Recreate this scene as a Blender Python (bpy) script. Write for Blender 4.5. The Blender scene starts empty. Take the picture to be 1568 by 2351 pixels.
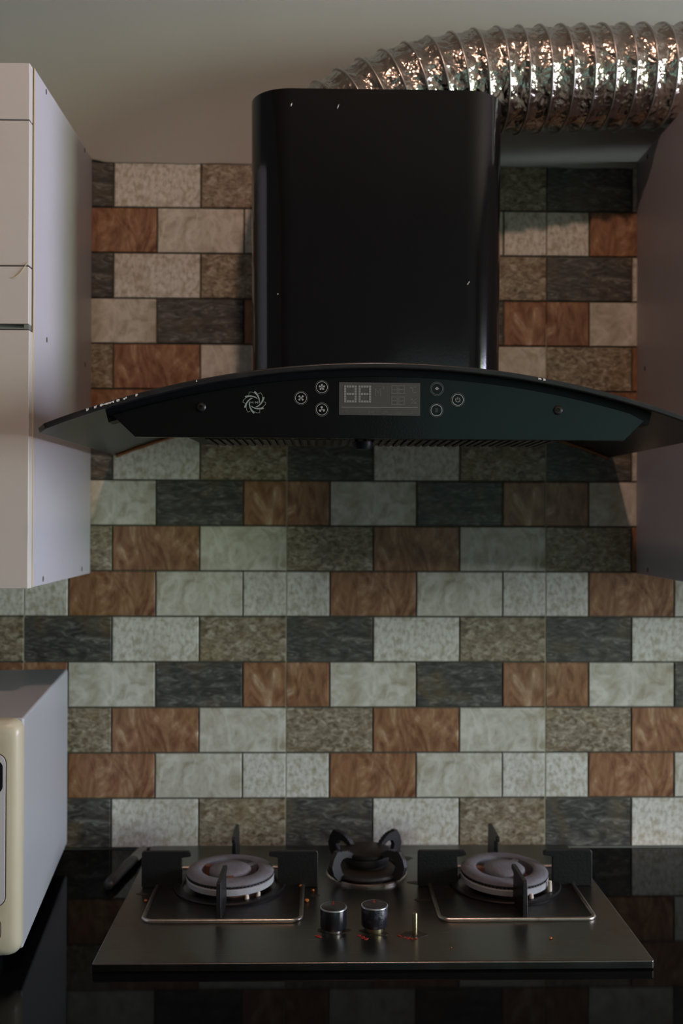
import bpy, math, random
from mathutils import Vector, Matrix, noise

random.seed(7)
scene = bpy.context.scene
COL = scene.collection
PI = math.pi

# ------------------------------------------------------------------ camera
FPX = 35 / 36 * 2351
CAM_POS = Vector((-0.075, -1.785, 1.4516))
YAW, PITCH, ROLL = math.atan(49 / FPX), math.atan(11.5 / FPX), 0.0034
fwd = Vector((math.sin(YAW) * math.cos(PITCH), math.cos(YAW) * math.cos(PITCH), math.sin(PITCH)))
rgt = Vector((math.cos(YAW), -math.sin(YAW), 0))
upv = rgt.cross(fwd)
r2 = rgt * math.cos(ROLL) + upv * math.sin(ROLL)
u2 = -rgt * math.sin(ROLL) + upv * math.cos(ROLL)
cd = bpy.data.cameras.new('camera')
cam = bpy.data.objects.new('camera', cd)
COL.objects.link(cam)
m3 = Matrix((r2, u2, -fwd)).transposed()
cam.matrix_world = Matrix.Translation(CAM_POS) @ m3.to_4x4()
cd.sensor_fit = 'VERTICAL'
cd.sensor_height = 36
cd.lens = 35
cd.clip_start = 0.02
cd.dof.use_dof = True
cd.dof.focus_distance = 1.30
cd.dof.aperture_fstop = 3.2
scene.camera = cam

# ------------------------------------------------------------------ world and exposure
w = bpy.data.worlds.new('world')
scene.world = w
w.use_nodes = True
w.node_tree.nodes['Background'].inputs[0].default_value = (0.55, 0.62, 0.6, 1)
w.node_tree.nodes['Background'].inputs[1].default_value = 0.05
vs = scene.view_settings
vs.view_transform = 'Standard'
vs.look = 'None'
vs.exposure = 0.0
vs.gamma = 1.0
vs.use_curve_mapping = False
scene.cycles.max_bounces = 8
scene.cycles.caustics_reflective = False
scene.cycles.caustics_refractive = False
scene.cycles.sample_clamp_indirect = 3.0

# light levels of the room: one warm ceiling lamp, one side window of two panes
LAMP_POS = (0.05, -1.55, 3.09)
LAMP_R = 0.05
LAMP_COL = (1.0, 0.64, 0.50)
LAMP_POWER = 590.0
PANE_SKY = ((0.75, 0.74, 1.0), 31.5)      # half of the window nearest the cabinets
PANE_GREEN = ((0.82, 1.0, 0.74), 35.0)    # half further into the room


# ------------------------------------------------------------------ materials
def _new(name):
    m = bpy.data.materials.new(name)
    m.use_nodes = True
    nt = m.node_tree
    return m, nt, nt.nodes['Principled BSDF'], nt.nodes.new, nt.links.new


def mat(name, col, rough=0.5, metal=0.0, vary=0.12, vscale=8.0, bump=0.0, bscale=60.0, spec=None, coat=0.0,
        dirt=None, dirt_amt=0.0, dirt_scale=12.0, stretch=(1, 1, 1), rvary=0.0):
    """plain surface with a little noise in colour, gloss and relief"""
    m, nt, b, N, L = _new(name)
    tc = N('ShaderNodeTexCoord')
    mp = N('ShaderNodeMapping')
    mp.inputs['Scale'].default_value = stretch
    L(tc.outputs['Object'], mp.inputs['Vector'])
    n = N('ShaderNodeTexNoise')
    n.inputs['Scale'].default_value = vscale
    n.inputs['Detail'].default_value = 5
    L(mp.outputs[0], n.inputs['Vector'])
    mx = N('ShaderNodeMix')
    mx.data_type = 'RGBA'
    mx.inputs[6].default_value = tuple(c * (1 - vary) for c in col) + (1,)
    mx.inputs[7].default_value = tuple(min(1, c * (1 + vary)) for c in col) + (1,)
    L(n.outputs['Fac'], mx.inputs[0])
    out = mx.outputs[2]
    if dirt:
        n2 = N('ShaderNodeTexNoise')
        n2.inputs['Scale'].default_value = dirt_scale
        n2.inputs['Detail'].default_value = 7
        n2.inputs['Roughness'].default_value = 0.65
        L(mp.outputs[0], n2.inputs['Vector'])
        rp = N('ShaderNodeMapRange')
        rp.inputs['From Min'].default_value = 0.5
        rp.inputs['From Max'].default_value = 0.72
        rp.inputs['To Max'].default_value = dirt_amt
        L(n2.outputs['Fac'], rp.inputs['Value'])
        m2 = N('ShaderNodeMix')
        m2.data_type = 'RGBA'
        m2.inputs[7].default_value = dirt + (1,)
        L(out, m2.inputs[6])
        L(rp.outputs[0], m2.inputs[0])
        out = m2.outputs[2]
    L(out, b.inputs['Base Color'])
    b.inputs['Metallic'].default_value = metal
    b.inputs['Roughness'].default_value = rough
    if rvary:
        rr = N('ShaderNodeMapRange')
        rr.inputs['To Min'].default_value = max(0.02, rough - rvary)
        rr.inputs['To Max'].default_value = rough + rvary
        L(n.outputs['Fac'], rr.inputs['Value'])
        L(rr.outputs[0], b.inputs['Roughness'])
    if spec is not None:
        b.inputs['Specular IOR Level'].default_value = spec
    if coat:
        b.inputs['Coat Weight'].default_value = coat
        b.inputs['Coat Roughness'].default_value = 0.08
    if bump:
        nb = N('ShaderNodeTexNoise')
        nb.inputs['Scale'].default_value = bscale
        nb.inputs['Detail'].default_value = 4
        L(mp.outputs[0], nb.inputs['Vector'])
        bp = N('ShaderNodeBump')
        bp.inputs['Strength'].default_value = bump
        bp.inputs['Distance'].default_value = 0.002
        L(nb.outputs['Fac'], bp.inputs['Height'])
        L(bp.outputs[0], b.inputs['Normal'])
    return m


def emit(name, col, strength):
    m, nt, b, N, L = _new(name)
    b.inputs['Base Color'].default_value = col + (1,)
    b.inputs['Emission Color'].default_value = col + (1,)
    b.inputs['Emission Strength'].default_value = strength
    return m


def tile_mat(name, stops, scale, distort=0.0, stretch=(1, 1, 1), rot=0.0, detail=6, rough=0.42, speck=None, speck_amt=0.0,
             speck_scale=60, vein=None, vein_amt=0.0, vein_scale=9, bump=0.15):
    """printed stone: colour stops over noise, plus specks, veins and yellow grease stains"""
    m, nt, b, N, L = _new(name)
    tc = N('ShaderNodeTexCoord')
    mp = N('ShaderNodeMapping')
    mp.inputs['Scale'].default_value = stretch
    mp.inputs['Rotation'].default_value = (0, rot, 0)
    L(tc.outputs['Object'], mp.inputs['Vector'])
    n = N('ShaderNodeTexNoise')
    n.inputs['Scale'].default_value = scale
    n.inputs['Detail'].default_value = detail
    n.inputs['Roughness'].default_value = 0.62
    n.inputs['Distortion'].default_value = distort
    L(mp.outputs[0], n.inputs['Vector'])
    cr = N('ShaderNodeValToRGB')
    e = cr.color_ramp.elements
    while len(e) < len(stops):
        e.new(0.5)
    for k, (p, c) in enumerate(stops):
        e[k].position = p
        e[k].color = c + (1,)
    L(n.outputs['Fac'], cr.inputs[0])
    out = cr.outputs[0]

    def layer(out, col, amt, sc, lo, hi, coord, dist=0.0, det=4):
        q = N('ShaderNodeTexNoise')
        q.inputs['Scale'].default_value = sc
        q.inputs['Detail'].default_value = det
        q.inputs['Distortion'].default_value = dist
        L(coord, q.inputs['Vector'])
        r = N('ShaderNodeMapRange')
        r.inputs['From Min'].default_value = lo
        r.inputs['From Max'].default_value = hi
        r.inputs['To Max'].default_value = amt
        L(q.outputs['Fac'], r.inputs['Value'])
        x = N('ShaderNodeMix')
        x.data_type = 'RGBA'
        x.inputs[7].default_value = col + (1,)
        L(out, x.inputs[6])
        L(r.outputs[0], x.inputs[0])
        return x.outputs[2]
    if speck:
        out = layer(out, speck, speck_amt, speck_scale, 0.54, 0.68, mp.outputs[0])
    if vein:
        wv = N('ShaderNodeTexWave')
        wv.inputs['Scale'].default_value = vein_scale
        wv.inputs['Distortion'].default_value = 14
        wv.inputs['Detail'].default_value = 4
        wv.inputs['Detail Scale'].default_value = 1.6
        L(mp.outputs[0], wv.inputs['Vector'])
        r = N('ShaderNodeMapRange')
        r.inputs['From Min'].default_value = 0.86
        r.inputs['From Max'].default_value = 1.0
        r.inputs['To Max'].default_value = vein_amt
        L(wv.outputs['Fac'], r.inputs['Value'])
        x = N('ShaderNodeMix')
        x.data_type = 'RGBA'
        x.inputs[7].default_value = vein + (1,)
        L(out, x.inputs[6])
        L(r.outputs[0], x.inputs[0])
        out = x.outputs[2]
    geo = N('ShaderNodeNewGeometry')
    out = layer(out, (0.26, 0.17, 0.05), 0.34, 16, 0.52, 0.74, geo.outputs['Position'], 0.6, 6)
    out = layer(out, (0.18, 0.145, 0.10), 0.25, 4.5, 0.5, 0.75, geo.outputs['Position'], 0.3, 4)
    L(out, b.inputs['Base Color'])
    b.inputs['Roughness'].default_value = rough
    bp = N('ShaderNodeBump')
    bp.inputs['Strength'].default_value = bump
    bp.inputs['Distance'].default_value = 0.0015
    L(n.outputs['Fac'], bp.inputs['Height'])
    L(bp.outputs[0], b.inputs['Normal'])
    return m


M = {}
M['W'] = tile_mat('tile_white_speckled', [(0.36, (0.47, 0.44, 0.35)), (0.47, (0.68, 0.655, 0.565)), (0.56, (0.76, 0.74, 0.66)), (0.66, (0.84, 0.82, 0.75))], 130,
                  speck=(0.36, 0.29, 0.15), speck_amt=0.6, speck_scale=85, stretch=(1.15, 1, 0.8))
M['C'] = tile_mat('tile_cream_marble', [(0.32, (0.40, 0.355, 0.25)), (0.45, (0.58, 0.545, 0.44)), (0.55, (0.66, 0.63, 0.53)), (0.66, (0.76, 0.73, 0.63))], 24, 1.6,
                  speck=(0.42, 0.36, 0.23), speck_amt=0.4, speck_scale=70, vein=(0.80, 0.78, 0.69), vein_amt=0.5, vein_scale=6)
M['O'] = tile_mat('tile_terracotta', [(0.32, (0.13, 0.050, 0.022)), (0.43, (0.24, 0.105, 0.050)), (0.53, (0.34, 0.17, 0.085)), (0.61, (0.44, 0.26, 0.145)),
                                      (0.70, (0.64, 0.47, 0.32))], 19, 2.0, stretch=(1.3, 1, 0.6), rot=0.5, rough=0.4, detail=9,
                  speck=(0.16, 0.07, 0.03), speck_amt=0.4, speck_scale=55)
M['D'] = tile_mat('tile_dark_slate', [(0.34, (0.028, 0.026, 0.022)), (0.46, (0.060, 0.057, 0.049)), (0.56, (0.105, 0.10, 0.088)),
                                      (0.66, (0.24, 0.23, 0.20))], 62, 1.3, stretch=(0.55, 1, 1.7), rot=-0.75, bump=0.3, detail=9)
M['B'] = tile_mat('tile_brown_granite', [(0.34, (0.085, 0.062, 0.038)), (0.45, (0.22, 0.175, 0.115)), (0.54, (0.34, 0.285, 0.195)),
                                         (0.66, (0.54, 0.48, 0.37))], 105, 0.7, stretch=(0.8, 1, 1.35), rot=-0.6, bump=0.25, detail=9,
                  speck=(0.20, 0.12, 0.05), speck_amt=0.35, speck_scale=30)
M['grout'] = mat('dark_grout', (0.085, 0.08, 0.06), 0.9, vary=0.3, vscale=30)
M['seam'] = mat('pale_grout', (0.34, 0.31, 0.22), 0.85, vary=0.35, vscale=14)
M['paint'] = mat('wall_paint', (0.44, 0.43, 0.38), 0.75, vary=0.05, vscale=5, bump=0.06, bscale=90)
M['roompaint'] = mat('room_paint', (0.11, 0.105, 0.10), 0.85, vary=0.06)
M['ceilpaint'] = mat('ceiling_boards', (0.26, 0.20, 0.15), 0.9, vary=0.04)
M['floor'] = mat('floor_stone', (0.20, 0.18, 0.16), 0.5, vary=0.2)
M['granite'] = mat('black_granite', (0.0035, 0.0035, 0.004), 0.045, vary=0.5, vscale=120, spec=0.06, rvary=0.015)
M['hoodpaint'] = mat('black_lacquer', (0.0050, 0.0047, 0.0051), 0.10, spec=0.5, vary=0.15, vscale=20, bump=0.015, bscale=240, rvary=0.02)
M['hoodpanel'] = mat('black_panel_glass', (0.0036, 0.0042, 0.0041), 0.14, spec=0.35, vary=0.15, vscale=16, bump=0.05, bscale=420)
M['hoodglass'] = mat('black_tempered_glass', (0.014, 0.014, 0.0145), 0.30, vary=0.25, vscale=30, bump=0.03, bscale=300,
                     dirt=(0.05, 0.048, 0.045), dirt_amt=0.5, dirt_scale=26)
M['hoodtrim'] = mat('black_trim', (0.0045, 0.0047, 0.006), 0.42, vary=0.2, spec=0.15)
M['filter'] = mat('greasy_filter', (0.03, 0.022, 0.016), 0.4, metal=0.5, vary=0.3, vscale=40)
M['chip'] = mat('bare_metal_chip', (0.62, 0.6, 0.56), 0.5, vary=0.1)
M['print'] = mat('teal_grey_print', (0.22, 0.275, 0.262), 0.5, vary=0.06)
M['iconprint'] = mat('pale_icon_print', (0.30, 0.31, 0.31), 0.5, vary=0.06)
M['icondim'] = mat('dim_icon_print', (0.075, 0.085, 0.082), 0.5, vary=0.06)
M['lcd'] = mat('display_grey', (0.056, 0.056, 0.054), 0.4, vary=0.08, vscale=40)
M['lcdfaint'] = mat('display_faint_print', (0.085, 0.086, 0.082), 0.4, vary=0.08)
M['lcdbright'] = mat('display_dot_print', (0.21, 0.225, 0.215), 0.4, vary=0.12, vscale=60)
M['lcdmid'] = mat('display_small_dot_print', (0.155, 0.16, 0.155), 0.4, vary=0.12, vscale=60)
M['screw'] = mat('blackened_screw', (0.035, 0.032, 0.03), 0.38, metal=0.8, vary=0.2, vscale=80)
M['bead'] = mat('amber_grease', (0.24, 0.085, 0.02), 0.45, vary=0.35, vscale=30)
M['cabside'] = mat('white_laminate_side', (0.475, 0.46, 0.50), 0.42, vary=0.03, vscale=3, dirt=(0.40, 0.33, 0.27), dirt_amt=0.10, dirt_scale=14)
M['cabdoor'] = mat('cream_laminate_door', (0.58, 0.545, 0.51), 0.4, vary=0.03, vscale=3, dirt=(0.42, 0.32, 0.18), dirt_amt=0.16, dirt_scale=9)
M['edge'] = mat('yellowed_edge_band', (0.62, 0.52, 0.33), 0.5, vary=0.15, vscale=30)
M['gap'] = mat('dark_gap', (0.06, 0.045, 0.03), 0.8)
M['alu'] = mat('grey_aluminium', (0.34, 0.37, 0.35), 0.42, metal=0.6, vary=0.15, vscale=30)
M['mwside'] = mat('microwave_white_enamel', (0.34, 0.355, 0.37), 0.38, vary=0.03, vscale=4)
M['mwcream'] = mat('microwave_cream_plastic', (0.43, 0.395, 0.285), 0.34, vary=0.05, vscale=6, dirt=(0.35, 0.27, 0.12), dirt_amt=0.2, dirt_scale=20)
M['mwgrey'] = mat('control_grey', (0.47, 0.46, 0.475), 0.45, vary=0.05)
M['mwblack'] = mat('display_black', (0.006, 0.006, 0.008), 0.2)
M['mwgreen'] = mat('green_print', (0.03, 0.22, 0.17), 0.5)
M['mwwhite'] = mat('button_white', (0.62, 0.62, 0.6), 0.4)
M['rubber'] = mat('black_rubber', (0.015, 0.015, 0.015), 0.7)
M['iron'] = mat('cast_iron', (0.0065, 0.0063, 0.0065), 0.45, spec=0.35, vary=0.3, vscale=50, bump=0.25, bscale=260)
M['ironsoot'] = mat('sooty_iron', (0.014, 0.0135, 0.014), 0.6, vary=0.4, vscale=50, bump=0.3, bscale=200)
M['pan'] = mat('black_enamel_pan', (0.009, 0.009, 0.0095), 0.36, vary=0.4, vscale=40, bump=0.1, bscale=120,
               dirt=(0.05, 0.03, 0.015), dirt_amt=0.35, dirt_scale=30)
M['chrome'] = mat('tarnished_chrome', (0.52, 0.48, 0.43), 0.3, metal=1.0, vary=0.25, vscale=40, dirt=(0.12, 0.07, 0.03), dirt_amt=0.6, dirt_scale=45)
M['ash'] = mat('ashy_burner_top', (0.125, 0.128, 0.148), 0.8, vary=0.25, vscale=60, bump=0.5, bscale=180,
               dirt=(0.10, 0.05, 0.03), dirt_amt=0.5, dirt_scale=40)
M['ashwhite'] = mat('whitish_burner_band', (0.29, 0.30, 0.315), 0.75, vary=0.2, vscale=50, bump=0.3, bscale=150,
                    dirt=(0.10, 0.075, 0.05), dirt_amt=0.4, dirt_scale=50)
M['rust'] = mat('rusty_burner_inside', (0.13, 0.055, 0.03), 0.8, vary=0.5, vscale=60)
M['ceramic'] = mat('igniter_ceramic', (0.55, 0.50, 0.42), 0.5, vary=0.2, vscale=90)
M['knob'] = mat('black_knob', (0.010, 0.0105, 0.014), 0.25, vary=0.2, vscale=50)
M['knobworn'] = mat('scuffed_black_knob', (0.012, 0.0125, 0.018), 0.30, vary=0.3, vscale=50, bump=0.5, bscale=190,
                    dirt=(0.12, 0.12, 0.15), dirt_amt=0.55, dirt_scale=95)
M['knobrim'] = mat('knob_rim', (0.50, 0.53, 0.55), 0.35, metal=0.9)
M['red'] = mat('red_print', (0.22, 0.018, 0.010), 0.55, vary=0.35, vscale=120)
M['grime'] = mat('burnt_grease', (0.018, 0.011, 0.006), 0.55, vary=0.4, vscale=70, bump=0.3, bscale=200)
M['brass'] = mat('dull_brass', (0.40, 0.34, 0.20), 0.33, metal=1.0, vary=0.25, vscale=80)
M['crumb'] = mat('orange_crumb', (0.42, 0.13, 0.02), 0.6, vary=0.3, vscale=90)
M['blade'] = mat('knife_steel', (0.30, 0.30, 0.28), 0.38, metal=0.9, vary=0.15)
M['handle'] = mat('knife_handle', (0.014, 0.014, 0.015), 0.45)
M['teal'] = mat('sea_green_reflector', (0.34, 0.66, 0.58), 0.6)
M['shade'] = mat('brown_lamp_cutoff', (0.12, 0.08, 0.05), 0.7)
M['white'] = mat('window_white', (0.7, 0.7, 0.7), 0.5)


def steel_mat():
    m, nt, b, N, L = _new('brushed_steel')
    tc = N('ShaderNodeTexCoord')
    mp = N('ShaderNodeMapping')
    mp.inputs['Scale'].default_value = (3, 160, 3)
    L(tc.outputs['Object'], mp.inputs['Vector'])
    n = N('ShaderNodeTexNoise')
    n.inputs['Scale'].default_value = 6
    n.inputs['Detail'].default_value = 4
    L(mp.outputs[0], n.inputs['Vector'])
    n2 = N('ShaderNodeTexNoise')
    n2.inputs['Scale'].default_value = 11
    n2.inputs['Detail'].default_value = 8
    n2.inputs['Roughness'].default_value = 0.7
    L(tc.outputs['Object'], n2.inputs['Vector'])
    mr = N('ShaderNodeMapRange')
    mr.inputs['From Min'].default_value = 0.53
    mr.inputs['From Max'].default_value = 0.74
    mr.inputs['To Max'].default_value = 0.7
    L(n2.outputs['Fac'], mr.inputs['Value'])
    mx = N('ShaderNodeMix')
    mx.data_type = 'RGBA'
    mx.inputs[6].default_value = (0.17, 0.167, 0.16, 1)
    mx.inputs[7].default_value = (0.13, 0.085, 0.045, 1)
    L(mr.outputs[0], mx.inputs[0])
    L(mx.outputs[2], b.inputs['Base Color'])
    b.inputs['Metallic'].default_value = 1.0
    r = N('ShaderNodeMapRange')
    r.inputs['To Min'].default_value = 0.22
    r.inputs['To Max'].default_value = 0.40
    L(n.outputs['Fac'], r.inputs['Value'])
    L(r.outputs[0], b.inputs['Roughness'])
    bp = N('ShaderNodeBump')
    bp.inputs['Strength'].default_value = 0.05
    bp.inputs['Distance'].default_value = 0.001
    L(n.outputs['Fac'], bp.inputs['Height'])
    L(bp.outputs[0], b.inputs['Normal'])
    return m


def foil_mat():
    m, nt, b, N, L = _new('crumpled_foil')
    tc = N('ShaderNodeTexCoord')
    ds = N('ShaderNodeTexNoise')
    ds.inputs['Scale'].default_value = 40
    ds.inputs['Detail'].default_value = 2
    L(tc.outputs['Object'], ds.inputs['Vector'])
    sc = N('ShaderNodeVectorMath')
    sc.operation = 'MULTIPLY_ADD'
    sc.inputs[1].default_value = (0.02, 0.02, 0.02)
    L(ds.outputs['Color'], sc.inputs[0])
    L(tc.outputs['Object'], sc.inputs[2])
    height = None
    for scale, amt in ((72, 1.0), (150, 0.4)):
        v = N('ShaderNodeTexVoronoi')
        v.inputs['Scale'].default_value = scale
        L(sc.outputs[0], v.inputs['Vector'])
        k = N('ShaderNodeMath')
        k.operation = 'MULTIPLY_ADD'
        k.inputs[1].default_value = amt
        k.inputs[2].default_value = 0.0
        L(v.outputs['Distance'], k.inputs[0])
        if height is not None:
            L(height, k.inputs[2])
        height = k.outputs[0]
    bp = N('ShaderNodeBump')
    bp.inputs['Strength'].default_value = 0.45
    bp.inputs['Distance'].default_value = 0.0055
    L(height, bp.inputs['Height'])
    L(bp.outputs[0], b.inputs['Normal'])
    b.inputs['Base Color'].default_value = (0.50, 0.44, 0.385, 1)
    b.inputs['Metallic'].default_value = 1.0
    b.inputs['Roughness'].default_value = 0.2
    return m


M['steel'] = steel_mat()
M['foil'] = foil_mat()
M['wire'] = mat('foil_wrapped_wire', (0.55, 0.52, 0.48), 0.35, metal=1.0, vary=0.2, vscale=60)

# ------------------------------------------------------------------ builders
ORG = {}


def link(o, org, parent):
    COL.objects.link(o)
    ORG[o] = Vector(org)
    if parent is not None:
        o.parent = parent
        o.location = ORG[o] - ORG[parent]
    else:
        o.location = ORG[o]
    return o


def thing(name, label, cat, loc, group=None, rotz=0.0, local=False):
    o = bpy.data.objects.new(name, None)
    o.empty_display_size = 0.05
    COL.objects.link(o)
    o.location = loc
    o.rotation_euler = (0, 0, rotz)
    ORG[o] = Vector((0, 0, 0)) if local else Vector(loc)
    o['label'] = label
    o['category'] = cat
    if group:
        o['group'] = group
    return o


def obj(name, V, F, mats, parent=None, smooth=None, bevel=0.0, bseg=2, mi=None, org=None):
    """one mesh object; V in scene coordinates; origin at its centre"""
    V = [Vector(v) for v in V]
    if org is None:
        lo = Vector([min(v[i] for v in V) for i in range(3)])
        hi = Vector([max(v[i] for v in V) for i in range(3)])
        org = (lo + hi) / 2
    me = bpy.data.meshes.new(name)
    me.from_pydata([tuple(v - Vector(org)) for v in V], [], F)
    if not isinstance(mats, (list, tuple)):
        mats = [mats]
    for k in mats:
        me.materials.append(M[k])
    if mi:
        for p, i in zip(me.polygons, mi):
            p.material_index = i
    me.validate()
    me.update()
    import bmesh
    bm = bmesh.new()
    bm.from_mesh(me)
    bmesh.ops.recalc_face_normals(bm, faces=bm.faces)
    bm.to_mesh(me)
    bm.free()
    if smooth is not None:
        me.polygons.foreach_set('use_smooth', [True] * len(me.polygons))
        me.set_sharp_from_angle(angle=math.radians(smooth))
    o = bpy.data.objects.new(name, me)
    link(o, org, parent)
    if bevel:
        b = o.modifiers.new('bevel', 'BEVEL')
        b.width = bevel
        b.segments = bseg
        b.limit_method = 'ANGLE'
        b.angle_limit = math.radians(40)
        if smooth is None:
            me.polygons.foreach_set('use_smooth', [True] * len(me.polygons))
            b.harden_normals = True
    return o


BOXF = [(0, 1, 3, 2), (4, 6, 7, 5), (0, 4, 5, 1), (2, 3, 7, 6), (0, 2, 6, 4), (1, 5, 7, 3)]


def boxv(x0, x1, y0, y1, z0, z1):
    return [(x, y, z) for x in (x0, x1) for y in (y0, y1) for z in (z0, z1)]


def box(name, x0, x1, y0, y1, z0, z1, m, parent=None, bevel=0.0, bseg=2):
    return obj(name, boxv(x0, x1, y0, y1, z0, z1), BOXF, m, parent, bevel=bevel, bseg=bseg)


def prismv(pts, plane, a0, a1):
    def P(u, v, a):
        return {'xz': (u, a, v), 'yz': (a, u, v), 'xy': (u, v, a)}[plane]
    n = len(pts)
    V = [P(u, v, a0) for u, v in pts] + [P(u, v, a1) for u, v in pts]
    F = [tuple(range(n)), tuple(range(2 * n - 1, n - 1, -1))]
    F += [(i, (i + 1) % n, (i + 1) % n + n, i + n) for i in range(n)]
    return V, F


def prism(name, pts, plane, a0, a1, m, parent=None, bevel=0.0, smooth=None, bseg=2):
    V, F = prismv(pts, plane, a0, a1)
    return obj(name, V, F, m, parent, bevel=bevel, smooth=smooth, bseg=bseg)


class MB:
    """gathers several solids of ONE part"""

    def __init__(self):
        self.V, self.F, self.I = [], [], []

    def add(self, V, F, mi=0):
        k = len(self.V)
        self.V += list(V)
        self.F += [tuple(i + k for i in f) for f in F]
        self.I += [mi] * len(F)

    def box(self, *a, mi=0):
        self.add(boxv(*a), BOXF, mi)

    def prism(self, pts, plane, a0, a1, mi=0):
        self.add(*prismv(pts, plane, a0, a1), mi)

    def build(self, name, mats, parent=None, **k):
        return obj(name, self.V, self.F, mats, parent, mi=self.I, **k)


def lathev(prof, c, n=48):
    V, F = [], []
    m = len(prof)
    for i in range(n):
        a = 2 * PI * i / n
        for r, z in prof:
            V.append((c[0] + r * math.cos(a), c[1] + r * math.sin(a), c[2] + z))
    for i in range(n):
        j = (i + 1) % n
        for k in range(m - 1):
            F.append((i * m + k, j * m + k, j * m + k + 1, i * m + k + 1))
    return V, F


def lathe(name, prof, c, m, parent=None, n=48, smooth=35):
    """closed ring or solid; profile from axis to axis for solids"""
    V, F = lathev(prof, c, n)
    if prof[0][0] < 1e-6:      # weld the pole
        pass
    return obj(name, V, F, m, parent, smooth=smooth)


def tubev(path, r, n=10, closed=False, ref=Vector((0, 0, 1))):
    path = [Vector(p) for p in path]
    V, F = [], []
    m = len(path)
    for i, p in enumerate(path):
        if closed:
            t = path[(i + 1) % m] - path[i - 1]
        else:
            t = path[min(i + 1, m - 1)] - path[max(i - 1, 0)]
        t.normalize()
        s = t.cross(ref)
        if s.length < 1e-4:
            s = t.cross(Vector((0, 1, 0)))
        s.normalize()
        u = s.cross(t)
        rr = r[i] if isinstance(r, (list, tuple)) else r
        for k in range(n):
            a = 2 * PI * k / n
            V.append(tuple(p + s * rr * math.cos(a) + u * rr * math.sin(a)))
    for i in range(m if closed else m - 1):
        j = (i + 1) % m
        for k in range(n):
            l = (k + 1) % n
            F.append((i * n + k, i * n + l, j * n + l, j * n + k))
    if not closed:
        F += [tuple(range(n))[::-1], tuple((m - 1) * n + k for k in range(n))]
    return V, F


def rrect(x0, x1, y0, y1, r, n=6):
    pts = []
    for cx, cy, a0 in ((x1 - r, y1 - r, 0), (x0 + r, y1 - r, 90), (x0 + r, y0 + r, 180), (x1 - r, y0 + r, 270)):
        for k in range(n + 1):
            a = math.radians(a0 + 90 * k / n)
            pts.append((cx + r * math.cos(a), cy + r * math.sin(a)))
    return pts


def struct(o):
    o['kind'] = 'structure'
    return o


# ------------------------------------------------------------------ room shell
XL, XR, YF, ZC = -2.6, 4.2, -4.6, 3.30
wall = struct(box('wall_back', XL, XR, 0, 0.10, 0, ZC, 'paint'))
struct(box('floor', XL, XR, YF, 0, -0.08, 0, 'floor'))
struct(box('ceiling', XL, XR, YF, 0, ZC, ZC + 0.08, 'ceilpaint'))
struct(box('wall_left', XL - 0.10, XL, YF, 0.10, 0, ZC, 'roompaint'))
struct(box('wall_front', XL, XR, YF - 0.10, YF, 0, ZC, 'roompaint'))
WY0, WYM, WY1, WZ0, WZ1 = -2.95, -2.20, -0.65, 1.05, 2.34
mb = MB()
mb.box(XR, XR + 0.10, YF, WY0, 0, ZC)
mb.box(XR, XR + 0.10, WY1, 0.10, 0, ZC)
mb.box(XR, XR + 0.10, WY0, WY1, 0, WZ0)
mb.box(XR, XR + 0.10, WY0, WY1, WZ1, ZC)
struct(mb.build('wall_right', 'roompaint'))
win = bpy.data.objects.new('window_1', None)
COL.objects.link(win)
win.location = (XR + 0.03, (WY0 + WY1) / 2, WZ0)
ORG[win] = Vector(win.location)
struct(win)
M['pane_sky'] = emit('daylit_pane', *PANE_SKY)
M['pane_green'] = emit('green_daylit_pane', *PANE_GREEN)
box('pane', XR + 0.040, XR + 0.046, WYM + 0.02, WY1 - 0.035, WZ0 + 0.035, WZ1 - 0.035, 'pane_sky', win)
box('pane', XR + 0.040, XR + 0.046, WY0 + 0.035, WYM - 0.02, WZ0 + 0.035, WZ1 - 0.035, 'pane_green', win)
mb = MB()
mb.box(XR + 0.01, XR + 0.07, WY0, WY0 + 0.035, WZ0, WZ1)
mb.box(XR + 0.01, XR + 0.07, WY1 - 0.035, WY1, WZ0, WZ1)
mb.box(XR + 0.01, XR + 0.07, WYM - 0.02, WYM + 0.02, WZ0, WZ1)
mb.box(XR + 0.01, XR + 0.07, WY0, WY1, WZ0, WZ0 + 0.035)
mb.box(XR + 0.01, XR + 0.07, WY0, WY1, WZ1 - 0.035, WZ1)
mb.build('window_frame', 'white', win)

# unseen sea-green door shape, added to put a teal reflection in the hood panel
door = bpy.data.objects.new('reflector_1', None)
COL.objects.link(door)
door.location = (1.15, YF, 0)
ORG[door] = Vector(door.location)
struct(door)
for x0, x1 in ((0.42, 1.148), (1.152, 1.88)):
    leaf = box('reflector_leaf', x0, x1, YF, YF + 0.04, 0.01, 2.30, 'teal', door, bevel=0.003)
    for z0, z1 in ((0.15, 0.95), (1.10, 2.15)):
        box('reflector_panel', x0 + 0.12, x1 - 0.12, YF + 0.04, YF + 0.052, z0, z1, 'teal', leaf, bevel=0.004)
mb = MB()
mb.box(0.34, 0.42, YF, YF + 0.05, 0, 2.38)
mb.box(1.88, 1.96, YF, YF + 0.05, 0, 2.38)
mb.box(0.34, 1.96, YF, YF + 0.05, 2.30, 2.38)
mb.build('reflector_frame', 'white', door)

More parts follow.
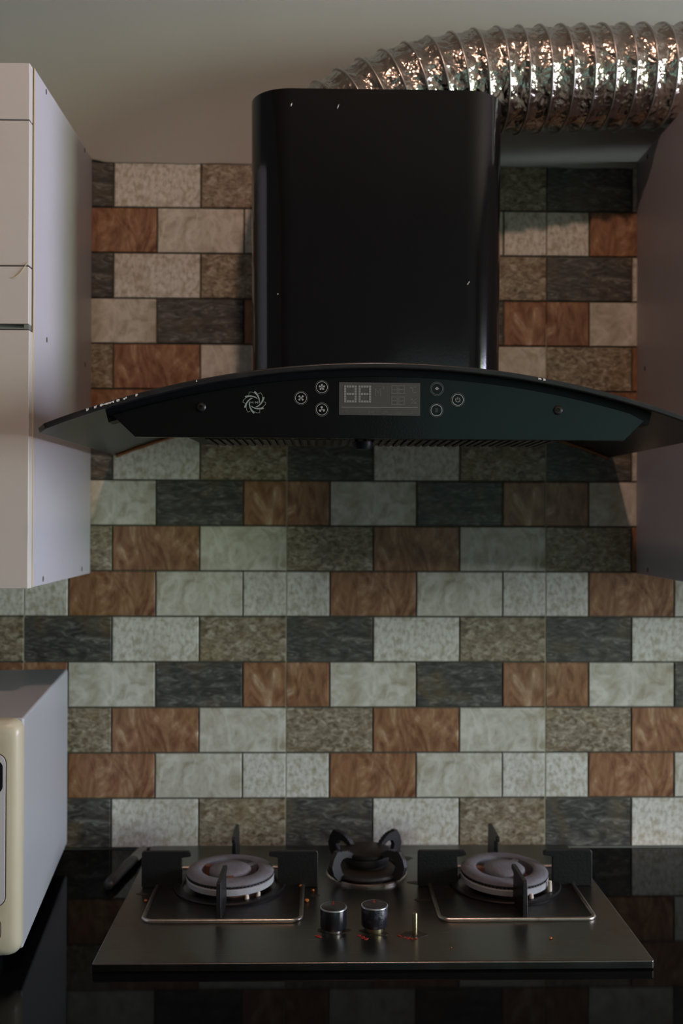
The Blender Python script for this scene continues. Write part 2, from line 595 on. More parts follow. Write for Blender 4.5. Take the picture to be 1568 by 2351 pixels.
lamp = thing('ceiling_lamp', 'round warm ceiling lamp with an added light-cutting brown shade hanging in front of the hood', 'lamp', (LAMP_POS[0], LAMP_POS[1], LAMP_POS[2]))
M['lampglow'] = emit('warm_lamp', LAMP_COL, LAMP_POWER)
lathe('diffuser', [(0.0001, 0.0), (LAMP_R, 0.0), (LAMP_R, 0.004), (0.0001, 0.004)], LAMP_POS, 'lampglow', lamp, n=32)
lathe('lamp_cutoff', [(0.0001, 0.006), (0.160, 0.006), (0.167, 0.0), (0.167, -0.079), (0.170, -0.079), (0.170, 0.008), (0.160, 0.016), (0.0001, 0.016)],  # added shade, sized to cut the lamp's light off the upper wall
      LAMP_POS, 'shade', lamp, n=48)
lathe('lamp_stem', [(0.0001, 0.016), (0.012, 0.016), (0.012, ZC - LAMP_POS[2]), (0.0001, ZC - LAMP_POS[2])], LAMP_POS, 'white', lamp, n=16)

# ------------------------------------------------------------------ tiled back wall
BW, BH = 0.15477, 0.08085             # one printed brick
SEAM0 = -0.1346                       # x of one seam between printed tiles
PW = BW * 3
ROWTOP0 = 2.0015 + BH                 # top of the first row
COUNTER = 0.862
PATTERN = {                           # (width in bricks, stone) for one printed tile
    0: [(1, 'D'), (1, 'W'), (1, 'B')],
    1: [(.5, 'O'), (1, 'C'), (1, 'D'), (.5, 'O')],
    2: [(1, 'B'), (1, 'O'), (1, 'C')],
    3: [(.5, 'W'), (1, 'O'), (1, 'C'), (.5, 'W')]}
box('grout', -1.05, 1.05, -0.0055, 0.0, COUNTER, ROWTOP0, 'grout', wall)
for s in (-1, 0, 1):
    box('grout_line', SEAM0 + s * PW - 0.0011, SEAM0 + s * PW + 0.0011, -0.0073, -0.0055, COUNTER, ROWTOP0 - 3.5 * BH, 'seam', wall)
tile_mesh = {}


def tile_piece(u0, u1, pr, key, seamL, seamR, extra=0.0):
    """mesh of one brick in printed-tile coordinates, chamfered edge, shared between repeats"""
    k = (pr, round(u0, 4), round(u1, 4), extra)
    if k in tile_mesh:
        return tile_mesh[k]
    gl = 0.0007 if seamL else 0.0014
    gr = 0.0007 if seamR else 0.0014
    x0, x1, z0, z1 = u0 + gl, u1 - gr, -(pr + 1) * BH + 0.0014 - extra, -pr * BH - 0.0014
    c = 0.0009
    V = [(x0, 0, z0), (x1, 0, z0), (x1, 0, z1), (x0, 0, z1),
         (x0, -0.0070, z0), (x1, -0.0070, z0), (x1, -0.0070, z1), (x0, -0.0070, z1),
         (x0 + c, -0.0080, z0 + c), (x1 - c, -0.0080, z0 + c), (x1 - c, -0.0080, z1 - c), (x0 + c, -0.0080, z1 - c)]
    F = [(8, 9, 10, 11)]
    for a, b in ((0, 4), (4, 8)):
        for i in range(4):
            j = (i + 1) % 4
            F.append((a + i, a + j, b + j, b + i))
    me = bpy.data.meshes.new('tile')
    me.from_pydata(V, [], F)
    me.materials.append(M[key])
    me.update()
    tile_mesh[k] = me
    return me


for r in range(15):
    pr = 0 if r == 0 else (r - 2) % 4
    top = ROWTOP0 - r * BH
    for blk in range(-2, 3):
        bx = SEAM0 + blk * PW
        u = 0.0
        for wd, key in PATTERN[pr]:
            a, b = u, u + wd * BW
            u = b
            lim0, lim1 = (-0.56, 0.57) if r < 9 else (-1.0, 0.98)
            if bx + b < lim0 or bx + a > lim1:
                continue
            me = tile_piece(a, b, pr, key, a < 1e-6, b > PW - 1e-6, 0.0070 if r == 14 else 0.0)
            o = bpy.data.objects.new('tile', me)
            COL.objects.link(o)
            o.parent = wall
            # uneven setting: fractions of a millimetre
            org = Vector((bx, random.uniform(-0.0002, 0.0002), top + pr * BH))
            ORG[o] = org
            o.location = org - ORG[wall]
# painted plaster above the tiles with its ragged lower edge
pts = []
nx = 225
for i in range(nx + 1):
    x = -1.50 + 3.00 * i / nx
    zz = 2.0805 + 0.0016 * noise.noise(Vector((x * 14, 3, 0))) + 0.0011 * noise.noise(Vector((x * 60, 8, 0)))
    zz += 0.006 * math.exp(-((x + 0.485) / 0.02) ** 2)
    pts.append((x, zz))
V, F = [], []
for x, zz in pts:
    V += [(x, 0, zz), (x, -0.0098, zz), (x, -0.0102, zz + 0.004), (x, -0.0102, ZC), (x, 0, ZC)]
for i in range(nx):
    for k in range(4):
        F.append((i * 5 + k, (i + 1) * 5 + k, (i + 1) * 5 + k + 1, i * 5 + k + 1))
obj('plaster', V, F, 'paint', wall)

# ------------------------------------------------------------------ worktop
ct = box('countertop', -1.6, 1.6, -0.66, -0.0085, COUNTER - 0.04, COUNTER, 'granite', None, bevel=0.004)
ct['label'] = 'polished black stone worktop running under the hob and microwave'
ct['category'] = 'countertop'

# ------------------------------------------------------------------ range hood
HX = 0.003
hood = thing('range_hood', 'black range hood with curved glass canopy and chimney above the hob', 'range hood', (HX, -0.012, 1.55))
ARC_R, ARC_TOP, HALF = 1.199, 1.6525, 0.4465


def arc(x, off=0.0):
    """underside offset below the canopy's upper face, measured along the radius"""
    R = ARC_R - off
    return ARC_TOP - ARC_R + math.sqrt(R * R - x * x)


# glass canopy: a slab bent along x, rounded at its front corners
gn, gd, gt = 72, 14, 0.0075
ys0, ys1 = -0.011, -0.497
V, F = [], []
for i in range(gn + 1):
    x = -HALF + 2 * HALF * i / gn
    e = HALF - abs(x)
    rc = 0.016
    yf = ys1 + (rc - math.sqrt(max(0, rc * rc - (rc - e) ** 2)) if e < rc else 0)
    a = math.asin(x / ARC_R)
    for j in range(gd + 1):
        y = ys0 + (yf - ys0) * j / gd
        V.append((HX + x, y, arc(x)))
    for j in range(gd + 1):
        y = ys0 + (yf - ys0) * j / gd
        V.append((HX + x - gt * math.sin(a), y, arc(x) - gt * math.cos(a)))
st = 2 * (gd + 1)
for i in range(gn):
    for j in range(gd):
        a, b = i * st + j, (i + 1) * st + j
        F.append((a, b, b + 1, a + 1))
        a, b = a + gd + 1, b + gd + 1
        F.append((a, a + 1, b + 1, b))
    for j in (0, gd):
        a, b = i * st + j, (i + 1) * st + j
        F.append((a, a + gd + 1, b + gd + 1, b))
for i in (0, gn):
    for j in range(gd):
        a = i * st + j
        F.append((a, a + 1, a + gd + 2, a + gd + 1))
canopy = obj('glass_canopy', V, F, 'hoodglass', hood, smooth=40, bevel=0.0018, bseg=2)
# chips where the front edge has flaked
rc_ = random.Random(3)
for cx, ln in ((-0.368, 0.003), (-0.356, 0.012), (-0.347, 0.006), (-0.339, 0.004), (-0.330, 0.005), (-0.378, 0.003), (-0.315, 0.003), (0.207, 0.004), (0.213, 0.003), (-0.238, 0.0012)):
    pts = []
    for k in range(7):
        x = cx + ln * (k / 6 - 0.5)
        pts.append((HX + x, arc(x, 0.0005 + rc_.uniform(0, 0.0016))))
    for k in range(6, -1, -1):
        x = cx + ln * (k / 6 - 0.5)
        pts.append((HX + x, arc(x, 0.0026 + rc_.uniform(0, 0.0016))))
    prism('edge_chip', pts, 'xz', ys1 - 0.0006, ys1 + 0.002, 'chip', canopy)
# dark curved strip between glass and front panel
pts = [(HX + x, arc(x, gt + 0.0003)) for x in [(-0.358 + 0.716 * k / 40) for k in range(41)]]
pts += [(HX + x, arc(x, gt + 0.0165)) for x in [(0.354 - 0.708 * k / 40) for k in range(41)]]
prism('canopy_trim', pts, 'xz', -0.483, -0.45, 'hoodtrim', hood, smooth=30)
# front panel
top = [(HX + x, arc(x, gt + 0.0095)) for x in [(-0.345 + 0.69 * k / 40) for k in range(41)]]
top = [(x, min(z, 1.6385)) for x, z in top]
pts = [(-0.316, 1.5550), (0.3235, 1.5530), (0.3500, 1.5790)] + [p for p in reversed(top) if -0.344 < p[0] < 0.348] + [(-0.3458, 1.5835)]
panel = prism('front_panel', pts, 'xz', -0.4865, -0.478, 'hoodpanel', hood, bevel=0.0006)
# body behind the panel
pts = [(-0.4775, 1.5575), (-0.315, 1.5575), (-0.013, 1.596), (-0.013, 1.632), (-0.4775, 1.626)]
V, F = [], []
for k, hx in enumerate((-0.285, -0.25, 0.25, 0.285)):
    lift = 0.016 if k in (0, 3) else 0
    for y, z in pts:
        V.append((HX + hx, y, min(max(z, z + (lift if z < 1.6 else 0)), arc(hx, gt + 0.001))))
for k in range(3):
    for i in range(5):
        j = (i + 1) % 5
        F.append((k * 5 + i, k * 5 + j, k * 5 + 5 + j, k * 5 + 5 + i))
F += [tuple(range(5)), tuple(range(15, 20))]
body = obj('hood_body', V, F, 'hoodtrim', hood)
for k in range(44):
    x = -0.232 + 0.0108 * k
    box('filter_slat', HX + x, HX + x + 0.006, -0.455, -0.335, 1.5545, 1.5580, 'filter', body)
lathe('grease_cup', [(0.0001, 0.0), (0.012, 0.0), (0.014, 0.006), (0.014, 0.012), (0.0001, 0.012)], (HX - 0.02, -0.42, 1.5445), 'hoodtrim', body, n=20)
# raised line for the orange grease stain where the glass meets the tiles
path = [(HX + x, -0.0115, arc(x, gt + 0.0025)) for x in [(-0.44 + 0.88 * k / 60) for k in range(61)]]
V, F = tubev(path, [0.0028 + 0.001 * noise.noise(Vector((p[0] * 40, 0, 0))) for p in path], 6, ref=Vector((0, 1, 0)))
obj('grease_line', V, F, 'bead', hood, smooth=60)
# chimney: rounded front corners, slight taper
CX = 0.0095
ch_prof = []


def chim(hw, yb, yf, r, n=14):
    p = [(hw, yb)]
    for k in range(n + 1):
        a = math.radians(-90 * k / n)
        p.append((hw - r + r * math.cos(a), yf + r + r * math.sin(a)))
    for k in range(n + 1):
        a = math.radians(-90 - 90 * k / n)
        p.append((-hw + r + r * math.cos(a), yf + r + r * math.sin(a)))
    p.append((-hw, yb))
    return p


V, F = [], []
lo, hi = chim(0.1895, -0.0125, -0.316, 0.062), chim(0.1920, -0.0125, -0.316, 0.062)
li, hi_i = chim(0.1885, -0.0135, -0.315, 0.061), chim(0.1910, -0.0135, -0.315, 0.061)
nn = len(lo)
zs = 24
for k in range(zs + 1):
    t = k / zs
    z = 1.625 + (2.085 - 1.625) * t
    for (ax, ay), (bx_, by) in zip(lo, hi):
        V.append((CX + ax + (bx_ - ax) * t, ay + (by - ay) * t, z))
for k in range(zs + 1):
    t = 1 - k / zs
    z = 1.625 + (2.085 - 1.625) * t
    for (ax, ay), (bx_, by) in zip(li, hi_i):
        V.append((CX + ax + (bx_ - ax) * t, ay + (by - ay) * t, z))
for k in range(2 * zs + 1):
    for i in range(nn):
        j = (i + 1) % nn
        F.append((k * nn + i, k * nn + j, (k + 1) * nn + j, (k + 1) * nn + i))
chimney = obj('chimney', V, F, 'hoodpaint', hood, smooth=50)
box('top_cover', CX - 0.186, CX + 0.186, -0.27, -0.014, 1.930, 1.934, 'hoodtrim', chimney)


def fleck(x, z, dx, dz, wd, parent, y):
    n = Vector((-dz, dx)).normalized() * wd
    pts = [(x, z), (x + dx * 0.5 + n.x, z + dz * 0.5 + n.y), (x + dx, z + dz), (x + dx * 0.5 - n.x, z + dz * 0.5 - n.y)]
    prism('paint_chip', pts, 'xz', y - 0.0004, y + 0.0006, 'chip', parent)


fleck(-0.1205, 2.0575, 0.002, 0.006, 0.0010, chimney, -0.3162)
fleck(-0.0520, 2.0545, 0.003, 0.008, 0.0007, chimney, -0.3162)
fleck(0.1435, 1.7985, 0.0015, 0.003, 0.0008, chimney, -0.3162)
fleck(0.1418, 1.7960, 0.0015, 0.003, 0.0008, chimney, -0.3162)
fleck(-0.1392, 1.7795, 0.0012, 0.0022, 0.0007, chimney, -0.3146)

# --- print and controls on the front panel
PY = -0.4865
YP0, YP1 = PY - 0.0003, PY + 0.0003


def polar(c, r, a):
    a = math.radians(a)
    return (c[0] + r * math.cos(a), c[1] + r * math.sin(a))


def ringpts_add(mb, c, r0, r1, n=40, a0=0, a1=360, mi=0):
    for k in range(n):
        b0, b1 = a0 + (a1 - a0) * k / n, a0 + (a1 - a0) * (k + 1) / n
        mb.prism([polar(c, r0, b0), polar(c, r1, b0), polar(c, r1, b1), polar(c, r0, b1)], 'xz', YP0, YP1, mi)


def stroke(mb, p, q, wd, mi=0, y0=None, y1=None):
    d = Vector((q[0] - p[0], q[1] - p[1])).normalized()
    n = Vector((-d.y, d.x)) * wd / 2
    mb.prism([(p[0] + n.x, p[1] + n.y), (p[0] - n.x, p[1] - n.y), (q[0] - n.x, q[1] - n.y), (q[0] + n.x, q[1] + n.y)], 'xz',
             YP0 if y0 is None else y0, YP1 if y1 is None else y1, mi)


PX = 0.000571     # metres per photo pixel on the panel
lc = (-0.1612, 1.6005)
mb = MB()
for k in range(6):
    tip = 88 - 60 * k
    oth = [0, -11, -21, -35, -50, -69, -88, -102]
    orr = [26.2, 23, 20.2, 17.2, 15, 13.4, 12.4, 10.3]
    ith = [5, -7, -18, -33, -48, -68, -88, -101]
    irr = [22, 19, 16.5, 13.9, 12.1, 10.8, 10.1, 10.0]
    o_ = [polar(lc, r * PX, tip + t) for t, r in zip(oth, orr)]
    i_ = [polar(lc, r * PX, tip + t) for t, r in zip(ith, irr)]
    for q in range(len(o_) - 1):
        mb.prism([o_[q], i_[q], i_[q + 1], o_[q + 1]], 'xz', YP0, YP1)
    a, b, c_ = polar(lc, 21.5 * PX, tip + 5), polar(lc, 26.5 * PX, tip + 30), polar(lc, 21.3 * PX, tip + 38)
    mid = polar(lc, 24.8 * PX, tip + 17)
    stroke(mb, a, mid, 0.9 * PX)
    stroke(mb, mid, b, 0.9 * PX)
    stroke(mb, b, c_, 0.9 * PX)
h = 5.2 * PX
for (x, z) in (((-8) * PX, 0), (-3.2 * PX, 0)):
    stroke(mb, (lc[0] + x, lc[1] - h / 2), (lc[0] + x, lc[1] + h / 2), 1.2 * PX)
stroke(mb, (lc[0] - 8 * PX, lc[1]), (lc[0] - 3.2 * PX, lc[1]), 1.1 * PX)
mx0, mx1 = lc[0] + 2.0 * PX, lc[0] + 7.6 * PX
stroke(mb, (mx0, lc[1] - h / 2), (mx0, lc[1] + h / 2), 1.2 * PX)
stroke(mb, (mx1, lc[1] - h / 2), (mx1, lc[1] + h / 2), 1.2 * PX)
stroke(mb, (mx0, lc[1] + h / 2), ((mx0 + mx1) / 2, lc[1] - h * 0.2), 1.1 * PX)
stroke(mb, (mx1, lc[1] + h / 2), ((mx0 + mx1) / 2, lc[1] - h * 0.2), 1.1 * PX)
mb.build('logo', 'print', panel)['label'] = 'pale six-bladed pinwheel emblem with the letters H M'


def fan_icon(mb, c, n, a0):
    for k in range(n):
        a = a0 + 360 * k / n
        sp = 26 if n > 3 else 34
        pts = [polar(c, 1.3 * PX, a), polar(c, 5.2 * PX, a - sp), polar(c, 7.0 * PX, a - sp * 0.65), polar(c, 7.4 * PX, a), polar(c, 7.0 * PX, a + sp * 0.65), polar(c, 5.2 * PX, a + sp)]
        mb.prism(pts, 'xz', YP0, YP1, 0)
    ringpts_add(mb, c, 0.0001, 1.4 * PX, 10)


def button(c, icon, ringm):
    mb = MB()
    ringpts_add(mb, c, 12.0 * PX, 13.3 * PX, 44, mi=1)
    ringpts_add(mb, c, 15.2 * PX, 16.0 * PX, 44, mi=2)
    if icon in (3, 4, 5):
        fan_icon(mb, c, icon, {3: 95, 4: 45, 5: 90}[icon])
    elif icon == 'lamp':
        stroke(mb, (c[0] - 4.5 * PX, c[1] - 0.5 * PX), (c[0], c[1] + 4 * PX), 1.5 * PX)
        stroke(mb, (c[0] + 4.5 * PX, c[1] - 0.5 * PX), (c[0], c[1] + 4 * PX), 1.5 * PX)
        ringpts_add(mb, (c[0], c[1] - 0.6 * PX), 0.0001, 2.0 * PX, 10)
    elif icon == 'power':
        ringpts_add(mb, c, 4.4 * PX, 5.6 * PX, 26, a0=125, a1=415, mi=0)
        stroke(mb, (c[0], c[1] + 0.5 * PX), (c[0], c[1] + 5.8 * PX), 1.3 * PX)
    else:
        for i in range(3):
            for j in range(5):
                q = (c[0] + (i - 1) * 1.9 * PX, c[1] + (j - 2) * 1.9 * PX)
                mb.box(q[0] - 0.6 * PX, q[0] + 0.6 * PX, YP0, YP1, q[1] - 0.6 * PX, q[1] + 0.6 * PX, mi=2)
    mb.build('touch_button', ['iconprint', ringm, 'icondim'], panel)


button((-0.1005, 1.6066), 4, 'iconprint')
button((-0.0733, 1.6209), 5, 'iconprint')
button((-0.0732, 1.5919), 3, 'iconprint')
button((0.0772, 1.6196), 'lamp', 'icondim')
button((0.0767, 1.5916), 'grid', 'iconprint')
button((0.1046, 1.6055), 'power', 'iconprint')
for sx, sz in ((-0.2302, 1.5939), (0.2359, 1.5926)):
    mb = MB()
    c = (sx, sz)
    prof = [(0.0062, 0.0), (0.0062, 0.0012), (0.0048, 0.0026), (0.0022, 0.0031)]
    for (ra, ya), (rb, yb) in zip(prof, prof[1:]):
        for k in range(20):
            a0, a1 = 18 * k, 18 * (k + 1)
            p0, p1, p2, p3 = polar(c, ra, a0), polar(c, ra, a1), polar(c, rb, a1), polar(c, rb, a0)
            mb.add([(p0[0], PY - ya, p0[1]), (p1[0], PY - ya, p1[1]), (p2[0], PY - yb, p2[1]), (p3[0], PY - yb, p3[1])], [(0, 1, 2, 3)])
    mb.prism([polar(c, 0.0023, 36 * k) for k in range(10)], 'xz', PY - 0.0018, PY - 0.0012)
    mb.build('screw', 'screw', panel, smooth=30)

# display: grey window with its dot-matrix print
DX0, DX1, DZT, DZB = -0.0508, 0.0552, 1.6276, 1.5845
prism('display_window', [(DX0, DZB + 0.0006), (DX1, DZB - 0.0003), (DX1, DZT - 0.0006), (DX0, DZT)], 'xz', PY - 0.0002, PY + 0.0003, 'lcd', panel)


def dd(px, py):
    return (DX0 + (px - 62) / 1388 * (DX1 - DX0), DZT - (py - 125) / 575 * (DZT - DZB))


mb = MB()
K = (DX1 - DX0) / 1388


def dot(px, py, s, mi):
    x, z = dd(px, py)
    mb.box(x - s * K / 2, x + s * K / 2, PY - 0.0005, PY, z - s * K / 2, z + s * K / 2, mi=mi)


def eight(x0, y0, sx, sy, s, mi):
    for i in range(5):
        for j in range(7):
            if i in (0, 4) or j in (0, 3, 6):
                dot(x0 + i * sx, y0 + j * sy, s, mi)


eight(165, 200, 44.5, 43.3, 34, 0)
eight(412, 200, 44.7, 43.3, 34, 0)
for y in (180, 377):
    eight(963, y, 23, 22.4, 13, 1)
    eight(1085, y, 23.2, 22.4, 13, 1)
for j in range(6):
    dot(686, 240 + 22 * j, 12, 2)
    dot(772, 240 + 22 * j, 12, 2)
for p in ((708, 262), (730, 285), (730, 307), (752, 262), (820, 200), (830, 215), (820, 232)):
    dot(*p, 12, 2)
for i in range(3):
    for j in range(3):
        if not (i == 1 and j == 1):
            dot(1281 + 11 * i, 200 + 11 * j, 8, 2)
            dot(1293 + 11 * i, 408 + 11 * j, 8, 2)
            dot(1353 + 12 * i, 466 + 12 * j, 9, 1)
for k in range(4):
    dot(1336 + 14 * k, 203, 11, 1)
    dot(1336 + 14 * k, 295, 11, 1)
    dot(1320, 222 + 18 * k, 11, 2)
for k, p in enumerate(((1375, 412), (1352, 432), (1332, 452), (1313, 470), (1296, 488))):
    dot(*p, 12, 1)
a, b = dd(105, 567), dd(1410, 553)
mb.box(a[0], b[0], PY - 0.0005, PY, a[1], b[1], mi=1)
for gx in (120, 330, 560, 800, 1040, 1270):
    for i in range(7):
        for j in range(3):
            if random.random() < 0.55:
                dot(gx + 15 * i, 625 + 18 * j, 12, 3)
mb.build('display_print', ['lcdbright', 'lcdmid', 'lcdmid', 'lcdfaint'], panel)['label'] = 'dotted digits 88, M, 88 degrees C and 88 percent'

# ------------------------------------------------------------------ exhaust duct
duct = thing('exhaust_duct', 'flexible silver foil exhaust duct bending out of the hood chimney', 'duct', (-0.10, -0.180, 1.96))
DR = 0.083


def bez(p0, p1, p2, p3, t):
    s = 1 - t
    return p0 * s ** 3 + p1 * 3 * s * s * t + p2 * 3 * s * t * t + p3 * t ** 3


A = [Vector((-0.100, -0.180, 2.035)), Vector((-0.030, -0.177, 2.104)), Vector((0.090, -0.166, 2.158)), Vector((0.235, -0.155, 2.170))]
B_ = [A[3], Vector((0.36, -0.147, 2.180)), Vector((0.50, -0.124, 2.196)), Vector((0.80, -0.112, 2.204))]
raw = [bez(*A, k / 200) for k in range(200)] + [bez(*B_, k / 300) for k in range(301)]
cum = [0.0]
for a, b in zip(raw, raw[1:]):
    cum.append(cum[-1] + (b - a).length)


def at_len(s):
    s = max(0, min(cum[-1], s))
    lo_, hi_ = 0, len(cum) - 1
    while hi_ - lo_ > 1:
        md = (lo_ + hi_) // 2
        if cum[md] <= s:
            lo_ = md
        else:
            hi_ = md
    t = (s - cum[lo_]) / max(1e-9, cum[hi_] - cum[lo_])
    return raw[lo_].lerp(raw[hi_], t)


def frame_at(s):
    t = (at_len(s + 0.002) - at_len(s - 0.002)).normalized()
    y = Vector((0, 1, 0))
    y = (y - t * y.dot(t)).normalized()
    z = t.cross(y)
    return at_len(s), t, y, z


PITCHL = 0.0345
TOT = cum[-1]
NS, NA = int(TOT / 0.0036), 150
V, F = [], []
for i in range(NS + 1):
    s = TOT * i / NS
    c, t, y, z = frame_at(s)
    ph = (s / PITCHL) % 1.0
    sag = -0.0042 * math.sin(PI * ph) ** 0.9
    env = 0.25 + 0.75 * math.sin(PI * ph)
    for k in range(NA):
        a = 2 * PI * k / NA
        q = Vector((s * 1.0, DR * math.cos(a), DR * math.sin(a)))
        seg = math.floor(s / PITCHL)
        q2 = Vector((q.x * 46 + seg * 3.1, q.y * 34, q.z * 34))
        cr_ = abs(noise.noise(q2)) * 0.0046 + abs(noise.noise(q2 * 2.3)) * 0.0022 - 0.0020
        r = DR + sag + env * cr_
        V.append(tuple(c + y * r * math.cos(a) + z * r * math.sin(a)))
for i in range(NS):
    for k in range(NA):
        l = (k + 1) % NA
        F.append((i * NA + k, i * NA + l, (i + 1) * NA + l, (i + 1) * NA + k))
obj('foil_sleeve', V, F, 'foil', duct, smooth=24)
# the wire hoops under the foil: one shared ring, placed along the path
ring_me = None
nr = int(TOT / PITCHL)
for k in range(1, nr + 1):
    c, t, y, z = frame_at(k * PITCHL)
    if ring_me is None:
        path = [(DR * math.cos(2 * PI * i / 64), DR * math.sin(2 * PI * i / 64), 0) for i in range(64)]
        Vr, Fr = tubev(path, 0.0018, 6, closed=True)
        ring_me = bpy.data.meshes.new('wire_ring')
        ring_me.from_pydata(Vr, [], Fr)
        ring_me.materials.append(M['wire'])
        ring_me.polygons.foreach_set('use_smooth', [True] * len(ring_me.polygons))
    o = bpy.data.objects.new('wire_ring', ring_me)
    COL.objects.link(o)
    o.parent = duct
    R3 = Matrix((y, z, t)).transposed()
    o.matrix_local = Matrix.Translation(c - ORG[duct]) @ R3.to_4x4()

# ------------------------------------------------------------------ wall cabinets
CT, CB, CF, CBK = 2.0865, 1.3505, -0.366, -0.0115


def screw_caps(parent, x, s):
    for y, z in ((-0.308, CT - 0.008), (-0.068, CT - 0.006), (-0.298, 1.7134), (-0.057, 1.7134), (-0.312, 1.3590), (-0.074, 1.3615)):
        n = 10
        pts = [(y + 0.0024 * math.cos(2 * PI * k / n), z + 0.0042 * math.sin(2 * PI * k / n)) for k in range(n)]
        prism('screw_cap', pts, 'yz', x, x + s * 0.0006, 'gap', parent)


cl = thing('wall_cabinet', 'white and cream wall cabinet with grooved doors above the microwave', 'cabinet', (-0.78, CBK, CB), 'wall cabinets beside the hood')
bodyl = box('body', -1.08, -0.482, CF, CBK, CB, CT, 'cabside', cl, bevel=0.0008)
screw_caps(bodyl, -0.482, 1)
mb = MB()
mb.box(-0.4835, -0.4815, CF - 0.0018, CF + 0.001, CB, CT)
mb.build('edge_band', 'edge', cl)
DF, DB = -0.386, -0.3685
for z0, z1, nm in ((2.0065, CT - 0.001, 'upper_front'), (1.8022, 2.0045, 'upper_front'), (1.7200, 1.8002, 'upper_front')):
    box('door_front', -1.08, -0.4835, DF, DB, z0, z1, 'cabdoor', cl, bevel=0.0007)
box('door_backing', -1.08, -0.4828, -0.3710, -0.3676, 1.7100, CT - 0.001, 'gap', cl)
chn = MB()
chn.box(-1.08, -0.486, -0.3845, -0.371, 1.7128, 1.7150)
chn.box(-1.08, -0.486, -0.3780, -0.371, 1.7150, 1.7192)
chn.box(-0.490, -0.4835, -0.3850, -0.371, 1.7126, 1.7196)
chn.build('handle_channel', 'alu', cl)
box('lower_door', -1.08, -0.4822, DF - 0.001, DB, CB - 0.0005, 1.7112, 'cabdoor', cl, bevel=0.0008)
# one loose yellow hair of old tape on the door edge
path = [(-0.4845 - 0.022 * (k / 12), DF - 0.001, 1.806 - 0.022 * math.sin(PI / 2 * k / 12)) for k in range(13)]
V, F = tubev(path, 0.0006, 5)
obj('tape_strand', V, F, 'edge', cl)

cr = thing('wall_cabinet', 'white wall cabinet in shade under the foil duct', 'cabinet', (0.80, CBK, CB), 'wall cabinets beside the hood')
bodyr = box('body', 0.492, 1.75, CF, CBK, CB + 0.002, CT + 0.006, 'cabside', cr, bevel=0.0008)  # lengthened out of view to shade the right-hand lower tiles
screw_caps(bodyr, 0.492, -1)
box('door', 0.494, 1.119, DF, DB, CB + 0.002, CT + 0.005, 'cabdoor', cr, bevel=0.0007)

box('door', 1.122, 1.75, DF, DB, CB + 0.002, CT + 0.005, 'cabdoor', cr, bevel=0.0007)

# ------------------------------------------------------------------ microwave (own axes: x right, -y front)
TH = math.atan(0.049 / 0.42)
mw = thing('microwave_oven', 'cream-fronted microwave oven with white side on the black worktop', 'microwave', (-0.508, -0.06, COUNTER), rotz=TH, local=True)
MW_D, MH0, MH1 = 0.4228, 0.0265, 0.3270
box('housing', -0.48, 0.0, -MW_D, 0.0, MH0, MH1, 'mwside', mw, bevel=0.004, bseg=3)
# bezel with a rolled right edge
pts = rrect(-0.482, 0.0005, MH0 - 0.001, MH1 + 0.0008, 0.016, 8)
V, F = [], []
prof = [(0.0, 0.0), (0.0, -0.010), (0.0022, -0.017), (0.0065, -0.0215), (0.0125, -0.0238), (0.022, -0.0245)]
cxm, czm = -0.2407, (MH0 + MH1) / 2
hw_, hh_ = 0.2412, (MH1 - MH0) / 2 + 0.0009
for ins, dy in prof:
    for x, z in pts:
        fx = (x - cxm) * (hw_ - ins) / hw_ + cxm
        fz = (z - czm) * (hh_ - ins) / hh_ + czm
        V.append((fx, -MW_D + 0.0008 + dy - 0.0016, fz))
n_ = len(pts)
for k in range(len(prof) - 1):
    for i in range(n_):
        j = (i + 1) % n_
        F.append((k * n_ + i, k * n_ + j, (k + 1) * n_ + j, (k + 1) * n_ + i))
F += [tuple(range(n_)), tuple(range((len(prof) - 1) * n_, len(prof) * n_))[::-1]]
bez_ = obj('front_bezel', V, F, 'mwcream', mw, smooth=50)
FY = -MW_D - 0.0252
prism('control_panel', rrect(-0.135, -0.0182, 0.0935, 0.2865, 0.012, 6), 'xz', FY - 0.0012, FY + 0.002, 'mwgrey', bez_, bevel=0.0005)
prism('control_outline', rrect(-0.1362, -0.0168, 0.0923, 0.2877, 0.013, 6), 'xz', FY - 0.0003, FY + 0.002, 'gap', bez_)
prism('display_window', rrect(-0.125, -0.0215, 0.2375, 0.2780, 0.008, 6), 'xz', FY - 0.0018, FY, 'mwblack', bez_)
for k in range(5):
    prism('key_mark', rrect(-0.0330 - 0.002 * (k % 2), -0.0288, 0.2020 - 0.0145 * k, 0.2040 - 0.0145 * k, 0.0008, 2), 'xz', FY - 0.0016, FY, 'mwgreen', bez_)
for k in range(2):
    prism('key_mark', [(-0.0310 + 0.005 * math.cos(2 * PI * q / 14), 0.1265 - 0.019 * k + 0.005 * math.sin(2 * PI * q / 14)) for q in range(14)], 'xz', FY - 0.0015, FY, 'icondim', bez_)
prism('door_button', rrect(-0.125, -0.0240, 0.0475, 0.0795, 0.011, 6), 'xz', FY - 0.004, FY + 0.002, 'mwwhite', bez_, bevel=0.0015)
prism('button_gap', rrect(-0.1265, -0.0225, 0.0460, 0.0810, 0.0125, 6), 'xz', FY - 0.0004, FY + 0.002, 'gap', bez_)
prism('oven_door_window', rrect(-0.455, -0.165, 0.075, 0.280, 0.014, 6), 'xz', FY - 0.0008, FY + 0.002, 'mwblack', bez_)
for x in (-0.05, -0.43):
    for y in (-0.05, -0.37):
        lathe('foot', [(0.0001, 0), (0.013, 0), (0.015, 0.006), (0.015, MH0), (0.0001, MH0)], (x, y, 0.0), 'rubber', mw, n=18)

